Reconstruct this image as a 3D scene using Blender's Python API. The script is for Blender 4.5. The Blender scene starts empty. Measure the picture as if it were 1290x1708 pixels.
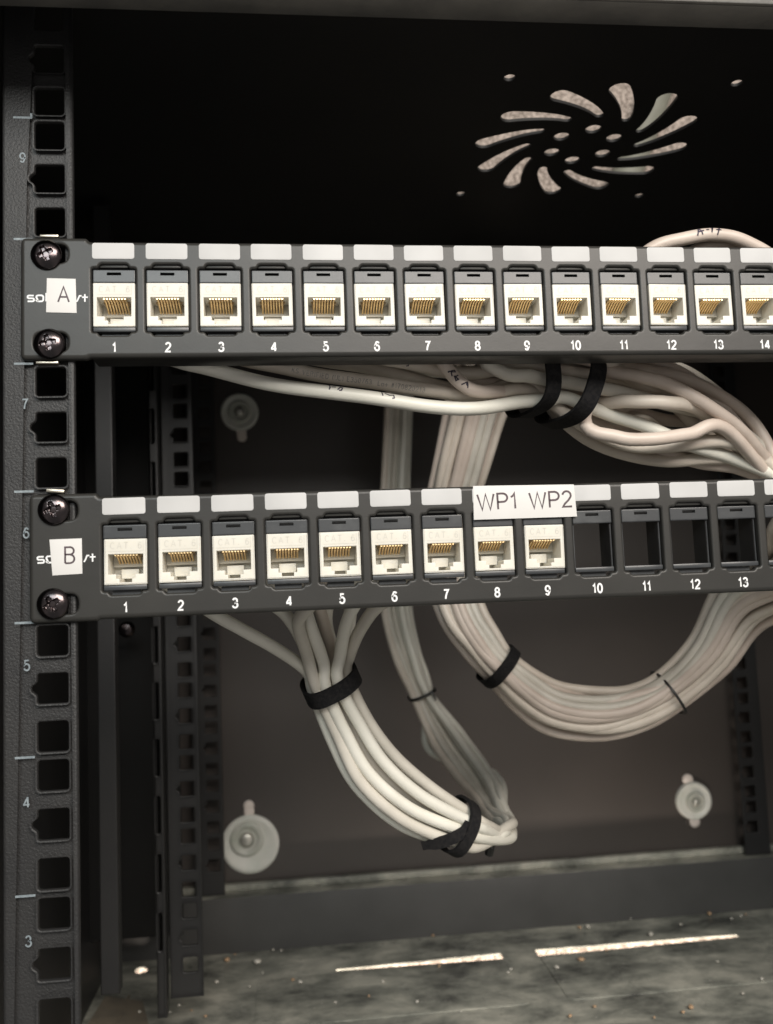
import bpy, bmesh, math, random
from mathutils import Vector, Matrix, Euler
from mathutils.geometry import tessellate_polygon
R = random.Random(7)
S = 0.001                                   # everything below is written in millimetres
sc = bpy.context.scene
COL = sc.collection

# ------------------------------------------------------------------ camera
CAM = Vector((80.5696, -312.295, 227.8339)); EUL = Euler((1.6602, 0.0397, -0.1059), 'XYZ'); F = 1482.73
cd = bpy.data.cameras.new('camera'); cam = bpy.data.objects.new('camera', cd); COL.objects.link(cam)
cam.location = CAM*S; cam.rotation_euler = EUL
cd.sensor_fit = 'VERTICAL'; cd.sensor_height = 24; cd.sensor_width = 24*1290/1708; cd.lens = 24*F/1708
cd.clip_start = 0.01; cd.clip_end = 20
cd.dof.use_dof = True; cd.dof.focus_distance = 0.335; cd.dof.aperture_fstop = 9.0
sc.camera = cam
MAT3 = EUL.to_matrix()

# ------------------------------------------------------------------ world, lamps, exposure
w = bpy.data.worlds.new('World'); sc.world = w; w.use_nodes = True
w.node_tree.nodes['Background'].inputs[0].default_value = (1.0, 0.96, 0.92, 1)
w.node_tree.nodes['Background'].inputs[1].default_value = 0.30
def area(name, loc, target, size, power, color=(1, 1, 1)):
    l = bpy.data.lights.new(name, 'AREA'); l.shape = 'RECTANGLE'; l.size, l.size_y = size; l.energy = power; l.color = color
    o = bpy.data.objects.new(name, l); COL.objects.link(o); o.location = Vector(loc)*S
    o.rotation_euler = (Vector(target)-Vector(loc)).to_track_quat('-Z', 'Y').to_euler(); return o
area('room_ceiling_light', (640, -1450, 1080), (230, 60, 180), (1.1, 0.75), 38, (1.0, 0.92, 0.84))
area('added_left_key', (-300, -1600, 1040), (200, 200, 100), (0.9, 0.6), 13, (0.93, 1.0, 1.0))  # cool key lamp added at the left to brighten the cabinet interior
area('added_fill_below_cabinet', (230, 60, -560), (230, 426, -130), (0.6, 0.3), 30, (1.0, 0.86, 0.74))  # fill lamp added to brighten the wall behind the floor slits
sc.view_settings.view_transform = 'Standard'; sc.view_settings.look = 'None'
sc.view_settings.exposure = 0; sc.view_settings.gamma = 1; sc.view_settings.use_curve_mapping = False

# ------------------------------------------------------------------ helpers
def at(px, py, Y):
    """point on the vertical plane at depth Y (mm) seen at photo pixel px,py"""
    d = MAT3 @ Vector(((px-645)/F, -(py-854)/F, -1)); return CAM + d*((Y-CAM.y)/d.y)
def tag(o, label=None, cat=None, group=None, kind=None):
    if label: o['label'] = label
    if cat: o['category'] = cat
    if group: o['group'] = group
    if kind: o['kind'] = kind
    return o
def empty(name, loc, label, cat, group=None):
    o = bpy.data.objects.new(name, None); COL.objects.link(o); o.location = Vector(loc)*S; o.empty_display_size = .01
    return tag(o, label, cat, group)
class MB:
    """mesh collector, coordinates in mm"""
    def __init__(s): s.v = []; s.f = []
    def add(s, vs, fs):
        n = len(s.v); s.v += [tuple(v) for v in vs]; s.f += [tuple(i+n for i in f) for f in fs]; return s
    def box(s, x0, x1, y0, y1, z0, z1, b=0):
        bm = bmesh.new(); bmesh.ops.create_cube(bm, size=1)
        for v in bm.verts: v.co = Vector(((x0+x1)/2+v.co.x*(x1-x0), (y0+y1)/2+v.co.y*(y1-y0), (z0+z1)/2+v.co.z*(z1-z0)))
        if b: bmesh.ops.bevel(bm, geom=bm.edges[:], offset=b, segments=2, affect='EDGES', profile=.5)
        return s.bm(bm)
    def bm(s, bm):
        bm.verts.index_update(); s.add([v.co[:] for v in bm.verts], [[v.index for v in f.verts] for f in bm.faces]); bm.free(); return s
    def xf(s, M):
        s.v = [tuple(M @ Vector(v)) for v in s.v]; return s
    def build(s, name, mat, parent=None, smooth=35, loc=None):
        me = bpy.data.meshes.new(name)
        me.from_pydata([(a*S, b*S, c*S) for a, b, c in s.v], [], s.f); me.validate()
        bm = bmesh.new(); bm.from_mesh(me); bmesh.ops.remove_doubles(bm, verts=bm.verts, dist=1e-7); bmesh.ops.recalc_face_normals(bm, faces=bm.faces); bm.to_mesh(me); bm.free()
        if smooth:
            for p in me.polygons: p.use_smooth = True
            me.set_sharp_from_angle(angle=math.radians(smooth))
        for m in (mat if isinstance(mat, (list, tuple)) else [mat]): me.materials.append(m)
        o = bpy.data.objects.new(name, me); COL.objects.link(o); o.parent = parent
        if loc is not None: o.location = Vector(loc)*S
        return o
def inst(o, parent, loc=None):
    c = o.copy(); COL.objects.link(c); c.parent = parent
    if loc is not None: c.location = Vector(loc)*S
    return c

def rrect(x0, x1, z0, z1, r=0, n=5):
    if r <= 0: return [(x0, z0), (x1, z0), (x1, z1), (x0, z1)]
    P = []
    for cx, cz, a in ((x0+r, z0+r, 180), (x1-r, z0+r, 270), (x1-r, z1-r, 0), (x0+r, z1-r, 90)):
        for i in range(n+1):
            t = math.radians(a+90*i/n); P.append((cx+r*math.cos(t), cz+r*math.sin(t)))
    return P
def rpoly(P, r, n=3):
    """round the corners of a ccw polygon"""
    out = []; m = len(P)
    for i in range(m):
        p = Vector(P[i]); a = (Vector(P[i-1])-p); b = (Vector(P[(i+1) % m])-p)
        k = min(r, a.length*.45, b.length*.45)
        p0 = p+a.normalized()*k; p1 = p+b.normalized()*k
        for j in range(n+1):
            t = j/n; out.append(tuple(p0*(1-t)**2+p*2*t*(1-t)+p1*t*t))
    return out
def circ(cx, cz, r, n=24, ry=None): return [(cx+r*math.cos(2*math.pi*i/n), cz+(ry or r)*math.sin(2*math.pi*i/n)) for i in range(n)]
def sarea(P): return sum(P[i-1][0]*P[i][1]-P[i][0]*P[i-1][1] for i in range(len(P)))/2
def offs(P, d):
    """offset a ccw polygon inwards by d"""
    out = []; m = len(P)
    for i in range(m):
        p = Vector(P[i]); a = p-Vector(P[i-1]); b = Vector(P[(i+1) % m])-p
        if a.length < 1e-6: a = b
        if b.length < 1e-6: b = a
        a.normalize(); b.normalize(); na = Vector((-a.y, a.x)); nb = Vector((-b.y, b.x))
        q = na+nb; k = q.length
        if k < 1e-4: q = na; s_ = 1
        else: q = q/k; s_ = 1/max(.5, q.dot(na))
        out.append(tuple(p+q*d*s_))
    return out
def plate(mb, outer, holes, y0, t, b=0.4, hb=None, nb=3):
    """sheet in the XZ plane, front at y0, thickness t to +Y, with rounded front edges on outline and holes"""
    hb = b if hb is None else hb
    loops = [(outer if sarea(outer) > 0 else outer[::-1], b, 1)] + [(h if sarea(h) > 0 else h[::-1], hb, -1) for h in holes]
    front = []
    for P, bb, sgn in loops:
        rings = [[(q[0], y0, q[1]) for q in offs(P, sgn*(bb+.22))]] if bb > .15 else []
        for i in range(nb+1):
            a = math.pi/2*i/nb
            d = bb*(1-math.sin(a)); dy = bb*(1-math.cos(a))
            if bb == 0 and i: continue
            rings.append([(q[0], y0+dy, q[1]) for q in (offs(P, sgn*d) if d > 1e-9 else P)])
        rings.append([(q[0], y0+t, q[1]) for q in P])
        m = len(P); vs = [v for r in rings for v in r]; fs = []
        for k in range(len(rings)-1):
            for i in range(m): j = (i+1) % m; fs.append((k*m+i, k*m+j, (k+1)*m+j, (k+1)*m+i))
        mb.add(vs, fs); front.append(rings[0])
    for y, rs in ((None, front), (y0+t, [[(q[0], y0+t, q[1]) for q in P] for P, _, _ in loops])):
        L = [[Vector(v) for v in (r if i == 0 else r[::-1])] for i, r in enumerate(rs)]
        L2 = [[Vector((v.x, v.z, 0)) for v in l] for l in L]
        flat = [v for l in L for v in l]
        mb.add(flat, [tuple(f) for f in tessellate_polygon(L2)])
    return mb
def lathe(mb, prof, n=32, center=(0, 0, 0), axis='Y'):
    """profile of (radius, y) turned about Y"""
    vs = []; fs = []
    for r, y in prof:
        for i in range(n):
            a = 2*math.pi*i/n; vs.append((center[0]+r*math.cos(a), center[1]+y, center[2]+r*math.sin(a)))
    for k in range(len(prof)-1):
        for i in range(n): j = (i+1) % n; fs.append((k*n+i, k*n+j, (k+1)*n+j, (k+1)*n+i))
    fs.append(tuple(range(n))); fs.append(tuple((len(prof)-1)*n+i for i in range(n)))
    return mb.add(vs, fs)

def catmull(P, step=3.0):
    P = [Vector(p) for p in P]; Q = [P[0]*2-P[1]]+P+[P[-1]*2-P[-2]]; out = []
    for i in range(1, len(Q)-2):
        n = max(2, int((Q[i+1]-Q[i]).length/step))
        for j in range(n):
            t = j/n; a, b, c, d = Q[i-1], Q[i], Q[i+1], Q[i+2]
            out.append(.5*((2*b)+(c-a)*t+(2*a-5*b+4*c-d)*t*t+(3*b-a-3*c+d)*t**3))
    out.append(P[-1]); return out
def tube(mb, pts, r, n=14):
    T = [(pts[min(i+1, len(pts)-1)]-pts[max(i-1, 0)]).normalized() for i in range(len(pts))]
    N = T[0].orthogonal().normalized(); vs = []; fs = []
    for i, p in enumerate(pts):
        N = (N-T[i]*N.dot(T[i])).normalized(); B = T[i].cross(N)
        for k in range(n):
            a = 2*math.pi*k/n; vs.append(p+(N*math.cos(a)+B*math.sin(a))*r)
    for i in range(len(pts)-1):
        for k in range(n): j = (k+1) % n; fs.append((i*n+k, i*n+j, (i+1)*n+j, (i+1)*n+k))
    fs.append(tuple(range(n))); fs.append(tuple((len(pts)-1)*n+k for k in range(n)))
    return mb.add(vs, fs)

# ------------------------------------------------------------------ stroke lettering
def arc(cx, cy, rx, ry, a0, a1, n=10): return [(cx+rx*math.cos(math.radians(a0+(a1-a0)*i/n)), cy+ry*math.sin(math.radians(a0+(a1-a0)*i/n))) for i in range(n+1)]
G = {
 '0': (.5, [arc(.25, .5, .25, .5, 90, 450, 20)]),
 '1': (.3, [[(.0, .74), (.13, .82), (.22, 1.0), (.22, 0)]]),
 '2': (.5, [arc(.25, .73, .24, .27, 170, -25, 9)+[(.34, .42), (.12, .2), (0, 0), (.52, 0)]]),
 '3': (.5, [arc(.23, .76, .22, .24, 165, -80, 9)+arc(.23, .27, .26, .27, 80, -170, 10)]),
 '4': (.56, [[(.41, 0), (.41, 1.0)], [(.41, .97), (.02, .27)], [(-.04, .25), (.56, .25)]]),
 '5': (.5, [[(.46, 1.0), (.1, 1.0), (.03, .5)]+arc(.24, .33, .27, .33, 140, -160, 12)]),
 '6': (.5, [arc(.27, .72, .22, .28, 25, 110, 5)+[(.03, .62), (0, .4)]+arc(.25, .31, .25, .31, 170, 520, 16)]),
 '7': (.5, [[(0, 1.0), (.5, 1.0), (.34, .7), (.22, .35), (.17, 0)]]),
 '8': (.5, [arc(.25, .76, .21, .24, 270, 630, 16), arc(.25, .27, .25, .27, 90, 450, 16)]),
 '9': (.5, [arc(.23, .28, .22, .28, 205, 290, 5)+[(.47, .38), (.5, .6)]+arc(.25, .69, .25, .31, -10, 340, 16)]),
 'A': (.68, [[(0, 0), (.34, 1.0), (.68, 0)], [(.12, .33), (.56, .33)]]),
 'B': (.56, [[(0, 0), (0, 1.0), (.3, 1.0)]+arc(.3, .77, .23, .23, 80, -80, 8)+[(0, .54)], [(.3, .53)]+arc(.3, .265, .26, .265, 80, -90, 8)+[(0, 0)]]),
 'C': (.62, [arc(.33, .5, .33, .5, 40, 320, 14)]),
 'D': (.6, [[(0, 0), (0, 1), (.25, 1)]+arc(.25, .5, .34, .5, 80, -80, 10)+[(.25, 0), (0, 0)]]),
 'E': (.5, [[(.5, 1), (0, 1), (0, 0), (.5, 0)], [(0, .52), (.45, .52)]]),
 'F': (.48, [[(.48, 1), (0, 1), (0, 0)], [(0, .5), (.4, .5)]]),
 'I': (.1, [[(.05, 0), (.05, 1)]]),
 'K': (.55, [[(0, 0), (0, 1)], [(.52, 1), (0, .4)], [(.18, .6), (.55, 0)]]),
 'L': (.45, [[(0, 1), (0, 0), (.45, 0)]]),
 'O': (.66, [arc(.33, .5, .33, .5, 90, 450, 20)]),
 'P': (.56, [[(0, 0), (0, 1.0), (.3, 1.0)]+arc(.3, .73, .26, .27, 80, -80, 8)+[(0, .46)]]),
 'R': (.58, [[(0, 0), (0, 1.0), (.3, 1.0)]+arc(.3, .74, .24, .26, 80, -80, 8)+[(0, .48)], [(.3, .48), (.56, 0)]]),
 'S': (.54, [arc(.27, .75, .24, .25, 30, 240, 8)+[(.3, .5)]+arc(.27, .25, .27, .25, 60, -150, 8)]),
 'T': (.6, [[(0, 1), (.6, 1)], [(.3, 1), (.3, 0)]]),
 'U': (.56, [[(0, 1), (0, .3)]+arc(.28, .28, .28, .28, 180, 360, 10)+[(.56, 1)]]),
 'V': (.62, [[(0, 1), (.31, 0), (.62, 1)]]),
 'W': (.94, [[(0, 1), (.24, 0), (.47, 1.0), (.7, 0), (.94, 1)]]),
 '.': (.1, [[(.05, 0), (.05, .13)]]), '-': (.35, [[(0, .4), (.32, .4)]]), ' ': (.26, []),
 '(': (.2, [arc(.4, .45, .38, .65, 125, 235, 6)]), ')': (.2, [arc(-.2, .45, .38, .65, 55, -55, 6)]),
 '#': (.5, [[(.1, 0), (.2, 1)], [(.33, 0), (.43, 1)], [(0, .33), (.5, .33)], [(.03, .68), (.53, .68)]]),
 'o': (.56, [rrect(0, .56, 0, .58, .16, 3)+[(.16, 0)]]),
 's': (.5, [[(.48, .56), (.08, .56), (0, .5), (0, .36), (.08, .29), (.42, .29), (.5, .22), (.5, .07), (.42, 0), (0, 0)]]),
 'l': (.1, [[(.05, 0), (.05, .82)]]),
 'r': (.4, [[(.0, .0), (.1, .08), (.3, .56), (.5, .56)]]),
 't': (.5, [[(.25, -.02), (.25, .72)], [(0, .42), (.52, .42)]]),
}
def text_polys(txt, H, sw, gap=.16, xs=1.0):
    """centre-line polylines of a line of text, total height H, stroke sw; returns (width, polylines)"""
    h = H-sw; x = 0; out = []
    for ch in txt:
        wd, pl = G[ch]
        for p in pl: out.append([((x+a*xs)*h, sw/2+b*h) for a, b in p])
        x += wd*xs+gap+sw/H
    return (x-gap-sw/H)*h, out
def ribbons(mb, polys, sw, place, z0=0.02, dz=.006):
    for k, P in enumerate(polys):
        P = [Vector(p) for i, p in enumerate(P) if i == 0 or (Vector(p)-Vector(P[i-1])).length > 1e-5]
        closed = (P[0]-P[-1]).length < 1e-3; L = []; m = len(P)
        for i in range(m):
            a = (P[i]-P[i-1]) if i else ((P[-1]-P[-2]) if closed else (P[1]-P[0]))
            b = (P[i+1]-P[i]) if i < m-1 else ((P[1]-P[0]) if closed else (P[-1]-P[-2]))
            a = a.normalized(); b = b.normalized(); q = Vector((-a.y, a.x))+Vector((-b.y, b.x))
            q = q.normalized() if q.length > 1e-3 else Vector((-a.y, a.x))
            s_ = min(1.8, 1/max(.2, q.dot(Vector((-a.y, a.x))))); L.append((P[i]+q*sw/2*s_, P[i]-q*sw/2*s_))
        vs = [place(p[j], z0+dz*k) for p in L for j in (0, 1)]
        mb.add(vs, [(2*i, 2*i+1, 2*i+3, 2*i+2) for i in range(m-1)])
    return mb
def text_mesh(txt, H, sw, cx, cz, y, gap=.16, xs=1.0, rot=0, align='c'):
    wd, pl = text_polys(txt, H, sw, gap, xs); mb = MB(); c, s_ = math.cos(rot), math.sin(rot)
    ox = wd/2 if align == 'c' else 0
    def place(p, d):
        a, b = p.x-ox, p.y-H/2; return (cx+a*c-b*s_, y-d, cz+a*s_+b*c)
    return ribbons(mb, pl, sw, place)

# ------------------------------------------------------------------ materials
def mat(name, col, rough=.5, metal=0, spec=.5, noise=None, bump=None, coat=0, wp=0):
    m = bpy.data.materials.new(name); m.use_nodes = True; m.node_tree.nodes['Principled BSDF'].inputs['Subsurface Weight'].default_value = .3 if 'jack_plastic' in name else 0; m.node_tree.nodes['Principled BSDF'].inputs['Subsurface Radius'].default_value = (1, .9, .75); m.node_tree.nodes['Principled BSDF'].inputs['Subsurface Scale'].default_value = .003; nt = m.node_tree; N = nt.nodes; Lk = nt.links; bs = N['Principled BSDF']
    bs.inputs['Base Color'].default_value = (*col, 1); bs.inputs['Roughness'].default_value = rough; bs.inputs['Metallic'].default_value = metal
    bs.inputs['Specular IOR Level'].default_value = spec; bs.inputs['Coat Weight'].default_value = coat
    tc = N.new('ShaderNodeTexCoord'); src = N.new('ShaderNodeNewGeometry').outputs['Position'] if wp else tc.outputs['Object']
    if noise:                               # (scale, second colour, low, high)
        n = N.new('ShaderNodeTexNoise'); n.inputs['Scale'].default_value = noise[0]; n.inputs['Detail'].default_value = 6
        Lk.new(src, n.inputs['Vector']); cr = N.new('ShaderNodeValToRGB')
        cr.color_ramp.elements[0].position = noise[2]; cr.color_ramp.elements[1].position = noise[3]
        cr.color_ramp.elements[0].color = (*col, 1); cr.color_ramp.elements[1].color = (*noise[1], 1)
        Lk.new(n.outputs['Fac'], cr.inputs['Fac']); Lk.new(cr.outputs['Color'], bs.inputs['Base Color'])
    if bump:                                # list of (scale, distance mm)
        last = None
        for sc_, d in bump:
            n = N.new('ShaderNodeTexNoise'); n.inputs['Scale'].default_value = sc_; n.inputs['Detail'].default_value = 3
            Lk.new(tc.outputs['Object'], n.inputs['Vector']); b = N.new('ShaderNodeBump'); b.inputs['Distance'].default_value = d*S; b.inputs['Strength'].default_value = 1
            Lk.new(n.outputs['Fac'], b.inputs['Height'])
            if last: Lk.new(last.outputs['Normal'], b.inputs['Normal'])
            last = b
        Lk.new(last.outputs['Normal'], bs.inputs['Normal'])
    return m
M_rail = mat('black_powder_coat', (.022, .022, .0225), .45, spec=.35, bump=[(1150, .24), (2600, .08)], noise=(60, (.030, .0295, .029), .3, .7))
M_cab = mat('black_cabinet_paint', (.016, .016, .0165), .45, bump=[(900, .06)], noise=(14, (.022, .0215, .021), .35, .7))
M_shade = mat('shade_black_paint', (.010, .010, .0098), .6, spec=.3, bump=[(900, .04)], noise=(14, (.014, .0135, .013), .35, .7))  # cabinet black taken darker, shade under the ceiling put into the colour
M_sill = mat('grey_sill_paint', (.055, .055, .054), .45, bump=[(900, .06)], noise=(20, (.075, .075, .073), .35, .7))
M_lint = mat('lit_lintel_paint', (.070, .069, .064), .5, bump=[(300, .2)], noise=(60, (.11, .107, .096), .4, .7))  # lighter than the cabinet, light caught by the lintel put into the colour
M_back = mat('warm_sheen_back_panel_paint', (.057, .049, .0445), .36, bump=[(900, .05)], noise=(9, (.070, .060, .054), .35, .7))  # warm tint stands in for the brown sheen reflected in the panel
M_panel = mat('black_panel_plastic', (.026, .0255, .0235), .36, spec=.34, bump=[(1500, .02), (60, .10)], noise=(40, (.034, .033, .030), .35, .75))
M_frame = mat('grey_port_frame_plastic', (.038, .041, .044), .33, bump=[(400, .03)], noise=(110, (.064, .068, .070), .48, .75), wp=1)
M_emb = mat('relief_shaded_jack_plastic', (.55, .53, .465), .5, noise=(300, (.62, .60, .53), .4, .7))  # greyer than the jack, relief shading of the flat lettering painted in
M_jack = mat('cream_jack_plastic', (.66, .635, .56), .4, bump=[(500, .012)], noise=(60, (.71, .685, .61), .4, .7), wp=1)
M_gold = mat('gold_contact', (.95, .72, .40), .3, metal=.9, noise=(300, (.90, .66, .36), .4, .7))
M_comb = mat('brown_contact_gap', (.42, .30, .17), .6, noise=(300, (.48, .36, .22), .4, .6))
M_darkslot = mat('dark_plastic', (.012, .012, .012), .6, noise=(80, (.02, .02, .02), .4, .6))
M_white = mat('white_print', (.72, .73, .73), .5, noise=(200, (.8, .8, .8), .4, .6))
M_strip = mat('white_label_strip', (.445, .445, .44), .6, noise=(50, (.53, .53, .525), .3, .7), bump=[(120, .03)], wp=1)
M_tape = mat('white_label_tape', (.60, .59, .57), .5, noise=(60, (.65, .64, .62), .3, .7), bump=[(70, .10)])
M_ink = mat('black_ink', (.05, .03, .035), .5, noise=(300, (.09, .06, .07), .4, .7))
M_marker = mat('marker_ink', (.02, .015, .03), .45, noise=(400, (.06, .045, .09), .5, .8))
M_print = mat('grey_cable_print', (.28, .26, .24), .6, noise=(900, (.5, .47, .42), .45, .62))
M_unit = mat('pale_blue_rail_print', (.15, .18, .20), .55, noise=(700, (.25, .29, .31), .35, .65))
M_screw = mat('black_chrome_screw', (.055, .05, .052), .2, metal=1, noise=(200, (.16, .13, .13), .4, .75), bump=[(350, .05)])
M_lip = mat('pale_hole_lip', (.26, .25, .23), .4, metal=.5, noise=(900, (.05, .05, .05), .45, .62))
M_nut = mat('zinc_cage_nut', (.55, .50, .42), .35, metal=1, noise=(200, (.4, .36, .3), .4, .7))
M_velcro = mat('black_hook_strap', (.008, .008, .009), .85, spec=.2, bump=[(1800, .25)], noise=(700, (.016, .015, .015), .4, .6))
M_tie = mat('black_cable_tie', (.01, .01, .01), .4, noise=(300, (.015, .015, .015), .4, .6))
M_washer = mat('white_washer_plastic', (.62, .64, .58), .4, noise=(60, (.72, .71, .66), .35, .65), bump=[(150, .1)])
M_washer2 = mat('grey_washer', (.42, .44, .38), .35, noise=(80, (.55, .55, .50), .35, .65), bump=[(150, .1)])
M_slot_lit = mat('lit_wall_pink', (.74, .66, .60), .5, noise=(90, (.80, .72, .66), .3, .7))
M_wscrew = mat('zinc_screw', (.60, .58, .52), .35, metal=.6, noise=(120, (.45, .46, .42), .4, .7))
M_wall = mat('roughcast_wall', (.20, .165, .14), .85, bump=[(420, 3.0), (120, 2.0)], noise=(380, (.52, .44, .385), .45, .57))
M_pipe = mat('grey_green_pipe_paint', (.16, .16, .13), .6, noise=(60, (.19, .19, .155), .35, .65))
M_card = mat('tan_cardboard', (.20, .17, .125), .8, noise=(60, (.13, .115, .09), .35, .65), bump=[(200, .1)])
M_crumb = mat('plaster_crumb', (.62, .60, .54), .8, noise=(900, (.45, .42, .36), .4, .6), bump=[(900, .1)])
M_crumb2 = mat('brown_crumb', (.50, .33, .20), .8, noise=(900, (.4, .27, .16), .4, .6), bump=[(900, .1)])
def cable_mat(name, a, b): return mat(name, a, .42, noise=(55, b, .38, .62), bump=[(500, .03), (90, .25)])
M_cab_w = [cable_mat('white_cable_jacket', (.70, .68, .60), (.76, .74, .66)), cable_mat('pinkish_cable_jacket', (.56, .475, .41), (.63, .545, .475)), cable_mat('grey_white_cable_jacket', (.53, .50, .435), (.61, .575, .505)), cable_mat('warm_cable_jacket', (.58, .515, .44), (.65, .585, .505))]
# dusty floor: dark paint under a patchy grey film with scuffs
M_floor = bpy.data.materials.new('dusty_cabinet_floor'); M_floor.use_nodes = True
nt = M_floor.node_tree; N = nt.nodes; Lk = nt.links; bs = N['Principled BSDF']; bs.inputs['Roughness'].default_value = .40
tc = N.new('ShaderNodeTexCoord')
mp = N.new('ShaderNodeMapping'); mp.inputs['Scale'].default_value = (1, 1.6, 1); Lk.new(tc.outputs['Object'], mp.inputs['Vector'])
n1 = N.new('ShaderNodeTexNoise'); n1.inputs['Scale'].default_value = 19; n1.inputs['Detail'].default_value = 9; n1.inputs['Roughness'].default_value = .68; n1.inputs['Distortion'].default_value = .25; Lk.new(mp.outputs[0], n1.inputs['Vector'])
r1 = N.new('ShaderNodeValToRGB'); r1.color_ramp.elements[0].position = .36; r1.color_ramp.elements[0].color = (.075, .078, .070, 1)
r1.color_ramp.elements[1].position = .66; r1.color_ramp.elements[1].color = (.50, .49, .42, 1)
e = r1.color_ramp.elements.new(.49); e.color = (.24, .245, .212, 1); Lk.new(n1.outputs['Fac'], r1.inputs['Fac'])
v1 = N.new('ShaderNodeTexVoronoi'); v1.inputs['Scale'].default_value = 190; Lk.new(tc.outputs['Object'], v1.inputs['Vector'])
r2 = N.new('ShaderNodeValToRGB'); r2.color_ramp.elements[0].position = .07; r2.color_ramp.elements[0].color = (1, 1, 1, 1); r2.color_ramp.elements[1].position = .13; r2.color_ramp.elements[1].color = (0, 0, 0, 1)
Lk.new(v1.outputs['Distance'], r2.inputs['Fac'])
n3 = N.new('ShaderNodeTexNoise'); n3.inputs['Scale'].default_value = 30; Lk.new(tc.outputs['Object'], n3.inputs['Vector'])
mm = N.new('ShaderNodeMath'); mm.operation = 'MULTIPLY'; r3 = N.new('ShaderNodeValToRGB'); r3.color_ramp.elements[0].position = .5; r3.color_ramp.elements[1].position = .62
Lk.new(n3.outputs['Fac'], r3.inputs['Fac']); Lk.new(r2.outputs['Color'], mm.inputs[0]); Lk.new(r3.outputs['Color'], mm.inputs[1])
mx = N.new('ShaderNodeMix'); mx.data_type = 'RGBA'; Lk.new(mm.outputs[0], mx.inputs['Factor']); Lk.new(r1.outputs['Color'], mx.inputs['A']); mx.inputs['B'].default_value = (.5, .49, .44, 1)
Lk.new(mx.outputs['Result'], bs.inputs['Base Color'])
n4 = N.new('ShaderNodeTexNoise'); n4.inputs['Scale'].default_value = 45; n4.inputs['Detail'].default_value = 5; Lk.new(tc.outputs['Object'], n4.inputs['Vector'])
r4 = N.new('ShaderNodeMapRange'); r4.inputs['From Min'].default_value = .35; r4.inputs['From Max'].default_value = .65; r4.inputs['To Min'].default_value = .22; r4.inputs['To Max'].default_value = .62; Lk.new(n4.outputs['Fac'], r4.inputs['Value']); Lk.new(r4.outputs[0], bs.inputs['Roughness'])
bp = N.new('ShaderNodeBump'); bp.inputs['Distance'].default_value = .0005; Lk.new(n1.outputs['Fac'], bp.inputs['Height']); Lk.new(bp.outputs['Normal'], bs.inputs['Normal'])

# ------------------------------------------------------------------ setting: the wall behind
XL, XR, ZF, ZC, YB, YF = -62, 527, -41, 452, 424, -42      # inside of the cabinet
wall = MB().box(-1500, 2000, YB+4.5, YB+40, -1300, 1800).build('wall', M_wall, smooth=0); tag(wall, kind='structure')

# ------------------------------------------------------------------ cabinet
cab = empty('rack_cabinet', (232, 190, ZF), 'black steel wall cabinet holding both patch panels, with numbered square-hole rails', 'rack cabinet')
def cpart(mb, name, m, smooth=35, parent=None):
    o = mb.build(name, m, parent or cab, smooth)
    if parent is None: o.location = -Vector((232, 190, ZF))*S
    return o
U = 44.45
# back panel with keyhole slots (wall shows through)
W1, W2, W3 = at(400, 690, YB), at(417, 1402, YB), at(1155, 1335, YB)
def slot(cx, z0, z1, r): return rpoly([(cx-r, z0), (cx+r, z0), (cx+r, z1), (cx-r, z1)], r*.98, 6)
def zz(px, py): return at(px, py, YB)
s1, s2, s3, s4 = zz(403, 731), zz(416, 1347), zz(1149, 1301), zz(1156, 1370)
bk = plate(MB(), rrect(XL, XR, ZF, ZC), [slot(s1.x, s1.z-4, W1.z, 4.3), slot(s2.x, W2.z, s2.z+4, 4.3), slot(s3.x, s4.z-4, s3.z+4, 4.5)], YB, 1.5, 0, .3)
cpart(bk, 'back_panel', M_back)
# ceiling panel with fan vent (drawn in XZ, then turned flat): plate y->z
VC = (235.9, 111.8)
holes = [circ(VC[0]+x, VC[1]+y, 2.6, 16) for x, y in ((-52.6, -58), (53.2, -58), (53.2, 57), (-52.6, 57))]
for i in range(6):
    a = math.radians(60*i+31); holes.append(circ(VC[0]+15.9*math.cos(a), VC[1]+15.9*math.sin(a), 3.9, 18))
def blade(a0):
    n = 10; C = []
    for i in range(n+1):
        t = i/n; r = 29+22.2*t; a = a0-math.radians(27*t+2*math.sin(math.pi*t)); C.append((r, a, 2.15+2.65*t))
    P = [Vector((VC[0]+r*math.cos(a), VC[1]+r*math.sin(a))) for r, a, _ in C]; Lf = []; Rt = []
    for i in range(n+1):
        d = (P[min(i+1, n)]-P[max(i-1, 0)]).normalized(); q = Vector((-d.y, d.x))*C[i][2]; Lf.append(P[i]+q); Rt.append(P[i]-q)
    d = (P[-1]-P[-2]).normalized(); th = math.atan2(d.y, d.x)
    cap = [P[-1]+Vector((math.cos(th+t), math.sin(th+t)))*C[-1][2] for t in [-math.pi/2+math.pi*k/8 for k in range(1, 8)]]
    d0 = (P[1]-P[0]).normalized(); t0 = math.atan2(-d0.y, -d0.x); cap0 = [P[0]+Vector((math.cos(t0+t), math.sin(t0+t)))*C[0][2] for t in [-math.pi/2+math.pi*k/6 for k in range(1, 6)]]
    return [tuple(v) for v in Rt+cap+Lf[::-1]+cap0]
for i in range(12): holes.append(blade(math.radians(30*i-2.5)))
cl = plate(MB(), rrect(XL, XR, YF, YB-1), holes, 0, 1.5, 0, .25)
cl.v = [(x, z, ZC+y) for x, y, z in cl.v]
cpart(cl, 'ceiling_panel', M_shade)
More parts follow.
